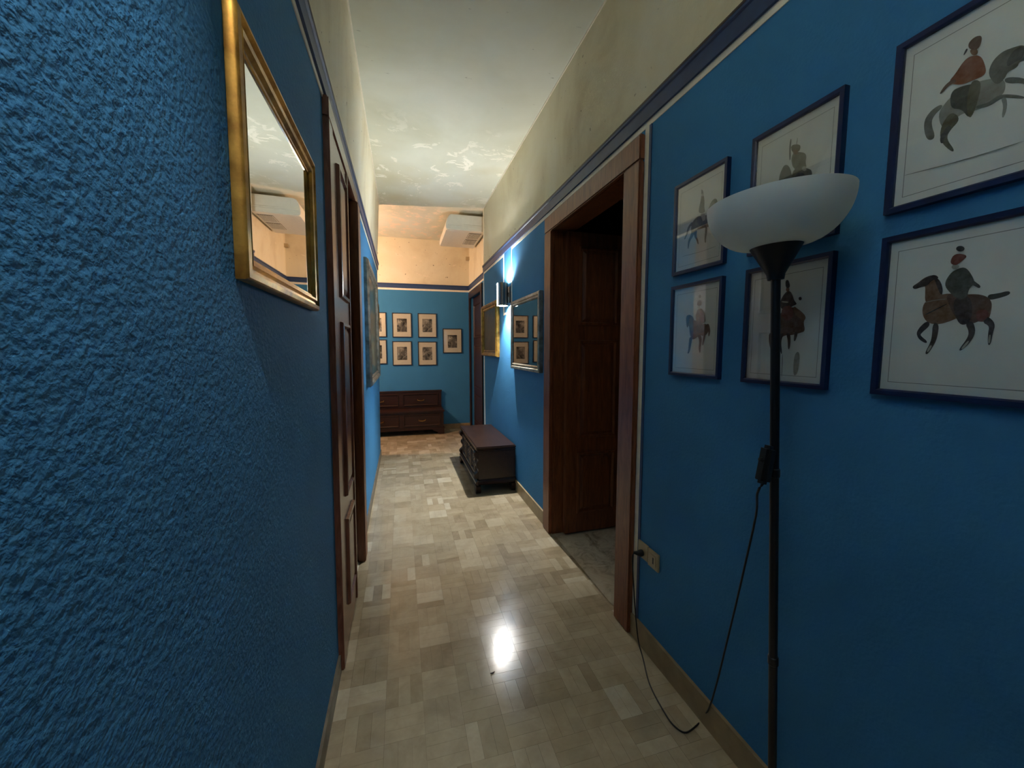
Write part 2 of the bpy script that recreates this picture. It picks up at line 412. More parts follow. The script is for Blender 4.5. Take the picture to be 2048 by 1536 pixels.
# ------------------------------------------------------------------ doors
def leaf(parent, wdt, hgt, th, panels, mat, name='door_leaf', loc=(0, 0, 0), rot=(0, 0, 0), sides=(-1,)):
    """local: x along the leaf from the hinge, z up, y thickness centred; panels (z0,z1)"""
    lo = MB().box((0, -th/2, 0), (wdt, th/2, hgt)).build(name, mat, parent, bevel=.003, loc=loc, rot=rot)
    mg = .085
    for z0, z1 in panels:
        for sd in sides:
            b = MB(); y = sd*th/2
            # moulding ring and raised field
            prof = [(0, 0), (.004, .012), (.016, .014), (.022, .004), (.026, 0)]
            i = len(b.v); W_, H_ = wdt-2*mg, z1-z0
            bb = MB().sweep(W_, H_, prof, z0)
            b.v += [(v[0]+wdt/2, sd*(th/2)+sd*(-v[1]), v[2]) for v in bb.v]; b.f += bb.f
            b.build('panel_moulding', mat, lo)
            f = MB(); ins = .05
            bb = MB().sweep(W_-.05, H_-.05, [(0, -.001), (.022, .009), (.03, .009)], z0+.025)
            f.v += [(v[0]+wdt/2, sd*(th/2)+sd*(-v[1]), v[2]) for v in bb.v]; f.f += bb.f
            f.poly([(mg+.055, sd*(th/2+.009), z0+.055), (wdt-mg-.055, sd*(th/2+.009), z0+.055), (wdt-mg-.055, sd*(th/2+.009), z1-.055), (mg+.055, sd*(th/2+.009), z1-.055)])
            f.build('panel', mat, lo)
    return lo
PAN = [(.14, .58), (.68, 1.36), (1.46, 1.98)]
# right doorway
d = sroot('door_1', 'brown wooden doorway with double leaves open into the dark room', 'door')
b = MB(); p_ = .026
b.box((XR-p_, 1.512, 0), (XR+.0, 1.640, 2.10)); b.build('jamb_casing', 'wood', d, bevel=.006)
MB().box((XR-p_, 2.53, 0), (XR, 2.655, 2.10)).build('jamb_casing', 'wood', d, bevel=.006)
MB().box((XR-p_, 1.512, 2.10), (XR, 2.655, 2.205)).build('head_casing', 'wood', d, bevel=.006)
MB().box((XR, 1.60, 0), (XR+WT, 1.640, 2.10)).build('jamb_lining', 'wood_dk', d)
MB().box((XR, 2.53, 0), (XR+WT, 2.57, 2.10)).build('jamb_lining', 'wood_dk', d)
MB().box((XR, 1.60, 2.10), (XR+WT, 2.57, 2.14)).build('head_lining', 'wood_dk', d)
l1 = leaf(d, .47, 2.075, .04, PAN, 'wood_dk', loc=(1.065, 2.585, .012), rot=(0, 0, -.10), sides=(-1, 1))
l1.location = (XR+.075, 2.50, .012); l1.rotation_euler = (0, 0, .02)
MB().lathe([(0, 0), (.012, .004), (.016, .012), (.012, .022), (0, .026)], 12).build('latch', 'gold', l1, loc=(.445, -.02, 1.05), rot=(math.pi/2, 0, 0))
l2 = leaf(d, .44, 2.075, .04, PAN, 'wood_dk', loc=(XR+.075, 1.668, .012), rot=(0, 0, 0), sides=(-1, 1))
# left double door, follows the lean of the wall
d = sroot('door_2', 'polished dark wooden double door with one panelled leaf closed', 'door', (xl(0), 0, 0), (0, LEAN, 0))
pj = .022
MB().box((0-.01, 1.64, 0), (pj, 1.725, 2.16)).build('jamb_casing', 'wood_l', d, bevel=.005)
MB().box((0-.01, 2.50, 0), (pj+.012, 2.63, 2.16)).build('jamb_casing', 'wood_dk', d, bevel=.005)
MB().box((0-.01, 1.64, 2.16), (pj, 2.63, 2.235)).build('head_casing', 'wood_l', d, bevel=.005)
MB().box((-.14, 1.66, 0), (-.01, 1.70, 2.16)).build('jamb_lining', 'wood_dk', d)
MB().box((-.14, 2.52, 0), (-.01, 2.56, 2.16)).build('jamb_lining', 'wood_dk', d)
MB().box((-.14, 1.66, 2.16), (-.01, 2.56, 2.20)).build('head_lining', 'wood_dk', d)
ll = leaf(d, .405, 2.14, .04, [(.16, .56), (.66, 1.42), (1.52, 2.06)], 'wood_l', loc=(-.002, 1.728, .012), rot=(0, 0, math.pi/2), sides=(-1,))
MB().box((0, -.026, 0), (.022, -.018, 2.14)).build('meeting_bead', 'wood_l', ll, loc=(.388, 0, 0))
leaf(d, .385, 2.14, .04, [(.16, .56), (.66, 1.42), (1.52, 2.06)], 'wood_dk', loc=(-.10, 2.49, .012), rot=(0, 0, math.pi), sides=(1, -1))
# doorway of the stepped wall, its dark interior painted as a closed leaf
d = sroot('door_3', 'dark brown doorway in the stepped wall beside the end wall, a near-black leaf standing for its dark opening', 'door')
for y0, y1 in ((5.33, 5.43), (6.31, 6.40)): MB().box((XR2-.022, y0, 0), (XR2, y1, 2.10)).build('jamb_casing', 'bench', d, bevel=.004)
MB().box((XR2-.022, 5.33, 2.10), (XR2, 6.40, 2.20)).build('head_casing', 'bench', d, bevel=.004)
l3 = leaf(d, .88, 2.09, .04, PAN, 'wood_3', loc=(XR2+.06, 6.315, .01), rot=(0, 0, -math.pi/2), sides=(-1,))
MB().box((XR2+.09, 5.42, 0), (XR2+.11, 6.32, 2.12)).build('door_backing', 'wood_dk', d)

# ------------------------------------------------------------------ wall lamps
def sconce(loc, rotz, label, pu, pd, up_in, dn_in, hh=.21, rr=.055, g=.5, boff=0):
    """local: wall behind at y=0, out is -y; base of the shade at z=0"""
    s = thing('wall_lamp', label, 'wall lamp', loc, (0, 0, rotz), 'up and down wall lamps')
    cyy = -(rr+.018)
    MB().box((-.04, -.012, .03), (.04, 0, hh-.03)).build('back_plate', 'chrome', s, bevel=.004)
    MB().box((-.012, -.022, hh/2-.02), (.012, -.010, hh/2+.02)).build('bracket', 'chrome', s)
    # metal shade: open tube with a slot facing the corridor
    a0, a1 = -math.pi/2+g, -math.pi/2+2*math.pi-g
    b = MB().lathe([(rr, 0), (rr, hh), (rr-.003, hh), (rr-.003, 0), (rr, 0)], 40, (0, cyy, 0), a0, a1)
    b.build('shade', 'chrome', s, smooth=True)
    if g: gl = MB().lathe([(rr-.006, .004), (rr-.006, hh-.004)], 8, (0, cyy, 0), -math.pi/2-g-.08, -math.pi/2+g+.08)
    if g: gl.build('glass_slot', M['slot'], s, smooth=True)
    MB().lathe([(0, hh/2-.003), (rr-.004, hh/2-.003), (rr-.004, hh/2+.003), (0, hh/2+.003)], 32, (0, cyy, 0)).build('divider', 'inner', s)
    for nm, z, pw in (('up', hh-up_in, pu), ('down', dn_in, pd)):
        L = bpy.data.lights.new('lamp_bulb', 'POINT'); L.energy = pw; L.color = C_COOL; L.shadow_soft_size = .012
        lo = bpy.data.objects.new('bulb_light', L); C.objects.link(lo); lo.parent = s; lo.location = (-.6*boff if nm == 'up' else 0, cyy-(boff if nm == 'down' else 0), z)
        zz = hh/2+.003 if nm == 'up' else hh/2-.003; sg = 1 if nm == 'up' else -1
        MB().lathe([(0, 0), (.014, 0), (.014, sg*.02), (0, sg*.02)], 12, (0, cyy, zz)).build('lamp_holder', 'inner', s)
    return s
M['slot'] = emit('lit_frosted_glass', (1, .97, .90), 95)
sconce((XR-.001, 3.66, 1.715), -math.pi/2, 'lit metal tube wall lamp on the blue wall between gilt and silver frames', P_UP, P_DOWN, .03, .05)
sconce((xl(2.40)+.003, .08, 2.32), math.pi/2, 'lit metal tube wall lamp high on the stucco wall before the mirror', P_UP2, P_DOWN2, .03, .055, g=.0, boff=.03)
# warm lamp in the side hall, round the left corner
wl = thing('hanging_lamp', 'small warm hanging bulb lamp in the side hall', 'lamp', (-1.25, 5.20, CZ))
MB().lathe([(0, 0), (.05, 0), (.045, -.025), (0, -.03)], 20).build('ceiling_rose', 'inner', wl)
MB().tube([(0, 0, -.02), (0, 0, -.80)], .003).build('cord', 'black', wl)
MB().lathe([(0, -.78), (.018, -.79), (.02, -.84), (0, -.84)], 16).build('lamp_holder', 'black', wl)
L = bpy.data.lights.new('warm_bulb', 'POINT'); L.energy = P_WARM; L.color = C_WARM; L.shadow_soft_size = .04
lo = bpy.data.objects.new('bulb_light', L); C.objects.link(lo); lo.parent = wl; lo.location = (0, 0, -.89)

# ------------------------------------------------------------------ pictures
def picture(name, label, cat, side, c, z0, w_, h_, fw, depth, fmat, prof=None, glass=True, tilt=0, inner='paper', group=None, wx=None, gl='glass'):
    """c = position of the centre along the wall; z0 = bottom edge"""
    if side == 'R': loc, rz = (wx if wx is not None else XR, c, z0), -math.pi/2
    elif side == 'L': loc, rz = (wx if wx is not None else xl(z0)+.002, c, z0), math.pi/2
    else: loc, rz = (c, YE, z0), 0
    o = thing(name, label, cat, loc, (tilt, 0, rz), group)
    prof = prof or [(0, 0), (0, depth), (fw*.75, depth), (fw, depth*.8), (fw, .004)]
    MB().sweep(w_, h_, prof).build('frame', fmat, o)
    MB().box((-w_/2+fw*.5, -.006, fw*.5), (w_/2-fw*.5, -.001, h_-fw*.5)).build('backing', 'back', o)
    yi = -depth*.45
    MB().box((-w_/2+fw*.7, yi, fw*.7), (w_/2-fw*.7, yi+.002, h_-fw*.7)).build('print' if inner == 'paper' else 'canvas', inner, o)
    if glass: MB().box((-w_/2+fw*.7, yi-.006, fw*.7), (w_/2-fw*.7, yi-.004, h_-fw*.7)).build('glass', gl, o)
    return o, yi

# --- horse prints: figures traced in the plane of each sheet
PX = XR-.012
def wash(name, col, var=.25, sc=60):
    t = NT(name); n = t.noise(t.pos(), sc, 5, .65)
    d = tuple(c*(1-var) for c in col[:3]); l = tuple(c+(.75-c)*var*.5 for c in col[:3])
    return t.set(t.ramp(n, [(.35, d), (.68, l)]), .85)
WM = {k: wash('wash_'+k, lin(*c)) for k, c in dict(grey=(120, 116, 98), dkgrey=(84, 80, 66), ltgrey=(168, 164, 146), brown=(108, 74, 50), dkbrown=(66, 48, 38), tan=(142, 104, 70),
      rust=(150, 86, 48), red=(132, 66, 48), green=(78, 80, 66), olive=(112, 104, 74), black=(44, 44, 44), pale=(196, 186, 164), horseolive=(128, 120, 92)).items()}
def figure(o, yi, reg, items):
    """items: (colour, [zoomed picture points]); laid as thin ink layers on the sheet"""
    x0, y0, sc = reg; inv = None
    rot = Matrix.Rotation(-math.pi/2, 4, 'Z'); base = Matrix.Translation(o.location) @ rot; inv = base.inverted()
    for k, (col, pts) in enumerate(items):
        b = MB()
        w3 = [inv @ at_x(x0+u/sc, y0+v/sc, XR-.0085) for u, v in chaikin(pts)]
        b.poly([(p.x, yi-.0004-.00008*k, p.z) for p in w3]); b.build('printed_shape', WM[col], o)
def chaikin(pts, n=2):
    for _ in range(n):
        q_ = []
        for i, a in enumerate(pts):
            c = pts[(i+1) % len(pts)]; q_ += [(a[0]*.75+c[0]*.25, a[1]*.75+c[1]*.25), (a[0]*.25+c[0]*.75, a[1]*.25+c[1]*.75)]
        pts = q_
    return pts
def limb(pts, w0, w1):
    """tapering stroke polygon along pts"""
    L_, R_ = [], []; n = len(pts)
    for i, (x, y) in enumerate(pts):
        a = pts[max(i-1, 0)]; c = pts[min(i+1, n-1)]; dx, dy = c[0]-a[0], c[1]-a[1]; d_ = math.hypot(dx, dy) or 1
        wd = (w0+(w1-w0)*i/(n-1))/2; L_.append((x-dy/d_*wd, y+dx/d_*wd)); R_.append((x+dy/d_*wd, y-dx/d_*wd))
    return L_+R_[::-1]
def oval(cx, cy, rx, ry, n=14, rot=0):
    return [(cx+rx*math.cos(t)*math.cos(rot)-ry*math.sin(t)*math.sin(rot), cy+rx*math.cos(t)*math.sin(rot)+ry*math.sin(t)*math.cos(rot)) for t in [2*math.pi*i/n for i in range(n)]]

HG = 'horse and rider prints in navy frames'
PW, PH = .246, .330
def hprint(lab, c, z0, w_=PW, h_=PH): 
    o, yi = picture('horse_print', lab, 'framed print', 'R', c, z0, w_, h_, .013, .016, 'navyframe', group=HG)
    # faint printed border line round the figure
    MB().sweep(w_-.052, h_-.06, [(0, -yi+.0003), (.0012, -yi+.0003)], .028).build('border_line', 'line', o)
    return o, yi
o, yi = hprint('navy framed print of a rider on a grey horse walking away from the doorway', 1.174, 1.586, .246, .322)
figure(o, yi, (1330, 290, 5.485), [
 ('grey', limb([(300, 850), (255, 905), (240, 970), (212, 1035)], 26, 14)),
 ('horseolive', [(300, 840), (345, 790), (380, 775), (440, 780), (480, 740), (520, 800), (515, 880), (450, 905), (400, 915), (345, 930), (320, 985), (288, 985), (280, 915)]),
 ('grey', limb([(305, 960), (285, 1010), (258, 1055), (252, 1140)], 38, 12)), ('dkgrey', limb([(335, 930), (328, 1000), (352, 1040), (362, 1088)], 34, 12)),
 ('grey', limb([(452, 895), (446, 980), (438, 1030), (442, 1072)], 26, 12)), ('grey', limb([(505, 880), (545, 930), (560, 985), (540, 1010)], 24, 10)),
 ('horseolive', [(470, 740), (478, 690), (498, 635), (530, 592), (556, 585), (578, 612), (566, 690), (538, 695), (522, 670), (515, 740), (520, 800), (480, 800)]),
 ('dkgrey', [(530, 600), (556, 588), (574, 612), (560, 690), (540, 690), (548, 640)]),
 ('dkgrey', [(345, 800), (380, 780), (430, 790), (470, 830), (450, 900), (400, 905), (355, 860)]),
 ('olive', [(398, 545), (425, 548), (434, 615), (430, 690), (444, 740), (368, 752), (372, 690), (392, 610)]),
 ('grey', [(402, 480), (418, 505), (424, 545), (398, 548), (396, 510)]), ('pale', oval(412, 548, 12, 16)),
 ('pale', [(385, 750), (435, 745), (450, 790), (420, 850), (400, 800)]), ('black', limb([(425, 830), (432, 880), (446, 905)], 20, 14)),
 ('ltgrey', limb([(180, 1225), (400, 1170), (570, 1105)], 5, 4))])
o, yi = hprint('navy framed print of a rider on a brown horse seen from the front', 1.174, 1.217)
figure(o, yi, (1330, 540, 6.4), [
 ('brown', limb([(540, 690), (565, 770), (558, 850)], 38, 18)),
 ('brown', [(300, 680), (350, 640), (400, 650), (480, 690), (530, 690), (562, 740), (545, 810), (500, 850), (440, 830), (400, 870), (350, 895), (318, 850)]),
 ('tan', [(268, 590), (300, 572), (345, 585), (375, 640), (360, 720), (350, 780), (310, 770), (300, 700), (282, 750), (270, 690)]),
 ('dkbrown', [(268, 590), (300, 572), (335, 580), (310, 620), (300, 700), (284, 745), (268, 680)]),
 ('dkbrown', limb([(330, 860), (318, 940), (308, 1030), (290, 1070)], 40, 16)), ('dkbrown', limb([(435, 830), (455, 900), (440, 990), (445, 1060)], 44, 16)), ('brown', limb([(505, 830), (492, 900), (480, 965)], 34, 14)),
 ('red', [(330, 780), (370, 790), (400, 850), (350, 895), (325, 860)]),
 ('dkbrown', [(400, 690), (470, 700), (510, 720), (500, 800), (430, 810), (390, 770)]),
 ('brown', [(400, 560), (420, 500), (460, 488), (495, 520), (525, 660), (480, 690), (410, 690), (395, 640), (388, 590)]),
 ('red', [(440, 520), (480, 525), (505, 640), (470, 680), (440, 620)]), ('pale', oval(432, 478, 18, 18)),
 ('dkgrey', [(408, 460), (415, 400), (450, 382), (470, 410), (462, 460)]), ('ltgrey', oval(446, 336, 16, 22))])
o, yi = hprint('navy framed print of a horseman partly behind the lamp bowl', .838, 1.586, .246, .328)
figure(o, yi, (1400, 160, 4.8), [
 ('grey', [(750, 960), (775, 870), (810, 810), (850, 820), (880, 900), (900, 1040), (820, 1180), (770, 1060)]),
 ('olive', [(880, 870), (960, 830), (1040, 850), (1075, 870), (1070, 960), (1040, 1100), (920, 1150), (880, 1000)]),
 ('horseolive', [(890, 700), (930, 690), (1000, 695), (1022, 730), (1010, 790), (1025, 850), (900, 870), (870, 770)]),
 ('olive', [(868, 620), (968, 615), (955, 690), (880, 700)]), ('dkgrey', limb([(862, 770), (862, 640), (872, 565)], 16, 12)), ('ltgrey', limb([(925, 620), (935, 555)], 10, 8)),
 ('tan', oval(915, 690, 26, 26)), ('pale', oval(1000, 850, 22, 24)), ('dkbrown', [(900, 900), (1000, 880), (1030, 1000), (940, 1060)]),
 ('grey', limb([(830, 1150), (830, 1300), (850, 1400)], 44, 22)), ('olive', limb([(960, 1130), (970, 1280), (950, 1390)], 46, 22))])
o, yi = hprint('navy framed print of a rider on a galloping brown horse behind the lamp pole', .838, 1.217)
figure(o, yi, (1400, 460, 4.519), [
 ('brown', [(650, 900), (700, 780), (760, 720), (850, 690), (920, 740), (960, 790), (930, 830), (950, 915), (900, 930), (840, 950), (760, 950), (720, 990), (650, 970)]),
 ('tan', [(840, 680), (890, 720), (960, 780), (935, 830), (900, 800), (850, 760)]),
 ('dkbrown', limb([(640, 930), (632, 1000), (645, 1090)], 34, 18)), ('dkbrown', limb([(745, 930), (718, 1000), (735, 1120)], 30, 14)), ('dkbrown', limb([(795, 930), (805, 1000), (800, 1078)], 36, 16)), ('dkbrown', limb([(870, 920), (852, 1005)], 34, 18)),
 ('dkbrown', [(725, 640), (760, 575), (800, 545), (830, 570), (850, 640), (880, 670), (830, 690), (800, 720), (740, 720), (720, 680)]),
 ('red', [(745, 690), (830, 680), (850, 780), (790, 830), (730, 780)]), ('pale', [(738, 640), (800, 645), (795, 662), (736, 655)]), ('tan', oval(792, 538, 16, 22)),
 ('black', [(770, 455), (800, 448), (818, 520), (775, 530)]), ('dkgrey', limb([(745, 1120), (738, 1330)], 6, 5)), ('dkbrown', oval(905, 620, 14, 16)),
 ('ltgrey', [(850, 1120), (905, 1090), (890, 1290), (840, 1330)])])
o, yi = hprint('navy framed print of an orange-jacketed rider on a rearing grey horse', .494, 1.596, .25, .332)
figure(o, yi, (1740, 0, 3.49), [
 ('grey', limb([(500, 735), (430, 790), (395, 860), (425, 975)], 26, 70)),
 ('ltgrey', [(470, 800), (520, 720), (600, 640), (760, 560), (940, 540), (945, 640), (880, 690), (800, 750), (700, 780), (620, 800), (560, 880), (500, 900)]),
 ('grey', [(740, 760), (830, 745), (920, 680), (1000, 685), (1075, 690), (1075, 670), (960, 655), (890, 665), (820, 720), (740, 735)]),
 ('olive', limb([(600, 800), (520, 900), (510, 980), (580, 1055)], 90, 26)), ('dkgrey', limb([(560, 880), (500, 960), (500, 1000)], 40, 22)),
 ('ltgrey', limb([(930, 680), (945, 740), (925, 820)], 40, 18)), ('grey', limb([(940, 560), (1090, 560), (1150, 640)], 50, 22)),
 ('grey', [(820, 520), (850, 430), (920, 360), (1000, 330), (1070, 310), (1110, 350), (1100, 420), (1040, 430), (1030, 470), (960, 500), (940, 550), (880, 600)]),
 ('dkgrey', [(950, 430), (1000, 350), (1075, 312), (1075, 400), (1000, 440), (960, 470)]),
 ('green', [(560, 640), (640, 600), (740, 580), (760, 660), (720, 770), (690, 830), (640, 760), (560, 760)]),
 ('olive', [(700, 560), (780, 560), (760, 680), (720, 800), (690, 830), (670, 740)]),
 ('rust', [(540, 580), (600, 510), (650, 430), (700, 390), (770, 385), (800, 440), (815, 520), (720, 560), (640, 595)]),
 ('brown', limb([(600, 560), (540, 590), (490, 655)], 30, 14)), ('tan', [(690, 350), (740, 330), (760, 370), (720, 395)]),
 ('brown', [(685, 300), (740, 250), (790, 250), (760, 350), (690, 345)]), ('dkbrown', limb([(680, 340), (655, 385)], 16, 8)),
 ('ltgrey', limb([(240, 1225), (650, 1120), (1075, 985)], 6, 6))])
o, yi = hprint('navy framed print of a green-coated rider on a trotting bay horse', .494, 1.219)
figure(o, yi, (1740, 400, 3.49), [
 ('dkgrey', limb([(820, 680), (890, 670), (975, 645)], 40, 30)),
 ('tan', [(370, 720), (420, 690), (520, 650), (620, 660), (780, 655), (850, 700), (845, 780), (820, 850), (740, 850), (640, 810), (560, 845), (480, 870), (400, 860), (360, 800)]),
 ('brown', [(520, 650), (640, 660), (780, 660), (848, 700), (840, 780), (760, 850), (680, 870), (620, 860), (560, 760)]),
 ('tan', [(380, 720), (385, 620), (380, 590), (340, 605), (290, 605), (330, 580), (380, 540), (440, 520), (480, 560), (505, 620), (500, 690), (440, 740)]),
 ('dkbrown', [(290, 605), (335, 580), (385, 540), (450, 518), (485, 545), (430, 560), (400, 600), (350, 610), (310, 625)]), ('dkbrown', [(440, 530), (490, 560), (510, 630), (495, 670), (465, 600)]),
 ('dkbrown', limb([(410, 855), (335, 925), (345, 960), (395, 995)], 44, 20)), ('dkbrown', limb([(460, 860), (450, 960), (430, 1010), (390, 1075)], 46, 22)),
 ('dkbrown', limb([(690, 850), (715, 920), (690, 980), (625, 1050)], 60, 20)), ('dkbrown', limb([(800, 830), (855, 870), (840, 930), (830, 1012)], 60, 20)),
 ('pale', limb([(688, 985), (640, 1040)], 16, 14)), ('pale', limb([(838, 940), (830, 1000)], 16, 14)), ('pale', limb([(428, 1015), (400, 1060)], 16, 14)),
 ('red', [(740, 770), (810, 760), (840, 800), (790, 850), (740, 840)]), ('dkbrown', [(590, 680), (700, 660), (720, 800), (680, 870), (620, 870), (580, 760)]),
 ('green', [(515, 590), (560, 510), (620, 475), (670, 470), (710, 520), (735, 580), (690, 620), (680, 680), (620, 700), (560, 650)]),
 ('dkgrey', limb([(690, 560), (740, 590), (770, 610)], 34, 20)), ('pale', [(560, 470), (600, 440), (630, 465), (600, 490)]),
 ('red', [(555, 440), (590, 370), (690, 385), (640, 430), (600, 460)]), ('black', oval(632, 340, 30, 20)),
 ('ltgrey', limb([(385, 715), (450, 700), (540, 690)], 6, 5)), ('black', limb([(390, 800), (450, 770), (540, 725)], 8, 6))])

# --- engravings on the end wall
EG = 'engravings hung in pairs on the end wall'
eng = [painting_mat('engraving_%d' % k, [(.34, lin(44, 42, 40)), (.5, lin(112, 106, 96)), (.68, lin(206, 196, 178))], 15, 3.1*k, (1, 1, .7), .8) for k in range(3)]
M['engpaper'] = plain('engraving_paper', lin(226, 214, 190), .8, var=.03)
def engrave(lab, xc, z0, k, w_=.292, h_=.378, group=EG):
    o, yi = picture('engraving', lab, 'framed print', 'E', xc, z0, w_, h_, .012, .016, 'eframe', inner='engpaper', group=group, glass=True)
    iw, ih = .150, .205; bz = .085
    r = random.Random(k*5+1)
    MB().box((-iw/2, yi-.0005, bz), (iw/2, yi, bz+ih)).build('engraved_image', eng[k % 3], o)
    b = MB()   # heavy dark masses of the scene
    base = [(-iw/2+.004, bz+.004), (iw/2-.004, bz+.004)]
    hs = [bz+ih*(.25+.5*r.random()) for _ in range(7)]
    pts = base+[(iw/2-.004-(iw-.008)*i/6, hs[i]) for i in range(7)]
    b.poly([(x, yi-.0009, z) for x, z in pts]); b.build('engraved_mass', eng[(k+1) % 3], o)
    return o
M['eframe'] = plain('blue_black_frame', lin(40, 38, 48), .4)
labs = ['framed engraving beside the far corner in the upper row, above its pair', 'framed engraving in the upper row with white hill shape, over the bench end',
        'framed engraving of dense foliage in the upper row next to the lone print', 'framed engraving beside the far corner in the lower row', 'framed engraving of tall dark trees in the lower row',
        'framed engraving with a dark leaning mass in the lower row next to the lone print', 'lone framed engraving of dark upright figures nearest the brown door']
engrave(labs[0], -.36, 1.49, 0); engrave(labs[1], .018, 1.487, 1); engrave(labs[2], .405, 1.487, 2)
engrave(labs[3], -.365, 1.075, 4); engrave(labs[4], .010, 1.050, 5); engrave(labs[5], .397, 1.045, 6)
o = engrave(labs[6], .797, 1.239, 7, .308, .393, None)

# --- right wall: gilt painting and silver framed glass
M['oilbrown'] = painting_mat('dark_oil_painting', [(.3, lin(26, 20, 14)), (.5, lin(66, 50, 30)), (.62, lin(96, 74, 44)), (.75, lin(150, 110, 76))], 7, 2.0, (1, 1, .6), .3)
GP = [(0, 0), (0, .03), (.012, .045), (.03, .04), (.045, .026), (.058, .030), (.07, .020), (.07, .006)]
picture('oil_painting', 'dark brown oil painting in a gilt frame beyond the wall lamp', 'painting', 'R', 4.46, 1.225, .78, .60, .07, .04, 'gold', GP, glass=False, inner='oilbrown', wx=XR)
M['dkprint'] = painting_mat('dark_print', [(.3, lin(34, 32, 28)), (.55, lin(62, 58, 50)), (.75, lin(84, 78, 66))], 6, 5.0)
SP = [(0, 0), (0, .028), (.008, .034), (.022, .034), (.03, .022), (.036, .022), (.042, .030), (.05, .024), (.05, .004)]
M['glass2'] = glass_mat('reflective_glass', (.95, .95, .95, 1), 1.6)
picture('glazed_picture', 'dark glazed picture in a silver frame beside the wide doorway', 'painting', 'R', 3.13, 1.135, .78, .60, .05, .034, 'silver', SP, glass=True, inner='dkprint', gl='glass2')
# --- left wall: mirror, landscape, small oval frames
mz = 1.435
MP = [(0, 0), (0, .014), (.004, .020), (.013, .022), (.017, .014), (.023, .013), (.028, .019), (.035, .017), (.040, .009), (.044, .008), (.044, .004)]
o = thing('wall_mirror', 'rectangular mirror in a moulded gilt frame on the blue stucco wall', 'mirror', (xl(mz)+.001, 1.063, mz))
o.rotation_euler = (math.radians(MTILT), 0, math.pi/2)
MB().sweep(.595, .438, MP).build('frame', 'gold', o, smooth=True)
MB().box((-.28, -.004, .02), (.28, -.001, .42)).build('backing', 'back', o)
MB().box((-.258, -.006, .038), (.258, -.004, .400)).build('mirror_glass', 'mirror', o)
M['oilgreen'] = painting_mat('green_landscape_paint', [(.3, lin(18, 24, 20)), (.5, lin(44, 54, 44)), (.64, lin(78, 88, 70)), (.8, lin(124, 130, 108))], 4, 8.0, (1, 1, .8), .28)
picture('landscape_painting', 'large dark green landscape in a pale gilt frame past the double door', 'painting', 'L', 3.82, 1.02, 1.22, .98, .07, .04, 'silver', GP, glass=False, inner='oilgreen')
for z, lab in ((1.53, 'small oval framed miniature above its pair near the left corner'), (1.13, 'small oval framed miniature below its pair near the left corner')):
    o = thing('oval_miniature', lab, 'framed print', (xl(z)+.002, 4.80, z), (0, 0, math.pi/2), 'oval miniatures')
    b = MB(); n = 28; prof = [(1.0, 0), (1.0, .016), (.93, .024), (.84, .016), (.80, .008)]
    for i in range(n):
        a = 2*math.pi*i/n
        for r_, d_ in prof: b.v.append((.11*r_*math.cos(a), -d_, .15+.15*r_*math.sin(a)))
    for i in range(n):
        for j in range(4): i2 = (i+1) % n; b.f.append((i*5+j, i2*5+j, i2*5+j+1, i*5+j+1))
    b.build('frame', 'gold', o, smooth=True)
    MB().poly([(.092*math.cos(2*math.pi*i/n), -.008, .15+.125*math.sin(2*math.pi*i/n)) for i in range(n)]).build('portrait', 'oilbrown', o)

# ------------------------------------------------------------------ floor lamp
lx, ly = .882, .687; tx, ty, tz = .800, .710, 1.64
lamp = thing('floor_lamp', 'black floor lamp with a white opal glass bowl', 'floor lamp', (lx, ly, 0))
ax = Vector((tx-lx, ty-ly, tz)).normalized()
q = Vector((0, 0, 1)).rotation_difference(ax).to_euler()
MB().lathe([(0, 0), (.105, 0), (.108, .006), (.100, .014), (.04, .020), (.016, .03), (0, .03)], 40).build('base', 'black', lamp, smooth=True)
LT = tz/ax.z
pole = MB().lathe([(0, .015), (.0095, .015), (.0095, .55), (.0115, .552), (.0115, .57), (.0095, .572), (.0095, 1.02), (.0115, 1.022), (.0115, 1.04), (.0095, 1.042), (.0095, LT-.165), (0, LT-.165)], 20).build('pole', 'black', lamp, smooth=True, rot=q)
MB().lathe([(0, LT-.170), (.016, LT-.170), (.018, LT-.158), (.022, LT-.150), (.055, LT-.090), (.052, LT-.088), (.0, LT-.13)], 40).build('cup', 'black', lamp, smooth=True, rot=q)
bp = []
for i in range(15):
    u = i/14; bp.append((.050+(.137-.050)*math.sin(u*math.pi/2)**.82, LT-.098+.098*(1-math.cos(u*math.pi/2))**.85))
ip = [(max(r-.004, 0), z+.003 if k < 14 else z) for k, (r, z) in enumerate(bp)]
MB().lathe([(0, LT-.098)]+bp+ip[::-1]+[(0, LT-.094)], 64).build('bowl', 'opal', lamp, smooth=True, rot=q)
swz = 1.05; swp = Vector((0, 0, 0))+ax*(swz/ax.z)
sw = MB().box((-.018, -.015, -.045), (.010, .015, .045)).build('switch_box', 'plastic_bl', lamp, bevel=.008, loc=swp+Vector((-.022, 0, 0)), rot=(0, .18, 0))
MB().lathe([(0, 0), (.006, 0), (.005, .006), (0, .007)], 10).build('dimmer_knob', 'plastic_bl', sw, loc=(-.018, 0, .01), rot=(0, -math.pi/2, 0))
off = Vector((lx, ly, 0))
pl = Vector((XR-.03, 1.435, .43))
cord = [pl+Vector((-.012, .01, 0)), Vector((.95, 1.45, .40)), Vector((.962, 1.45, .25)), Vector((.97, 1.44, .12)), Vector((.968, 1.415, .04)), Vector((.955, 1.36, .006)),
        at_z(1300, 1370, .005), at_z(1332, 1430, .005), at_z(1352, 1455, .005), at_z(1372, 1465, .005), at_z(1392, 1452, .005), at_z(1405, 1436, .006), at_x(1425, 1397, .968), at_x(1462, 1250, .945), at_x(1490, 1130, .92), at_x(1512, 1030, .895), off+swp+Vector((-.034, .01, -.07)), off+swp+Vector((-.026, 0, -.04))]
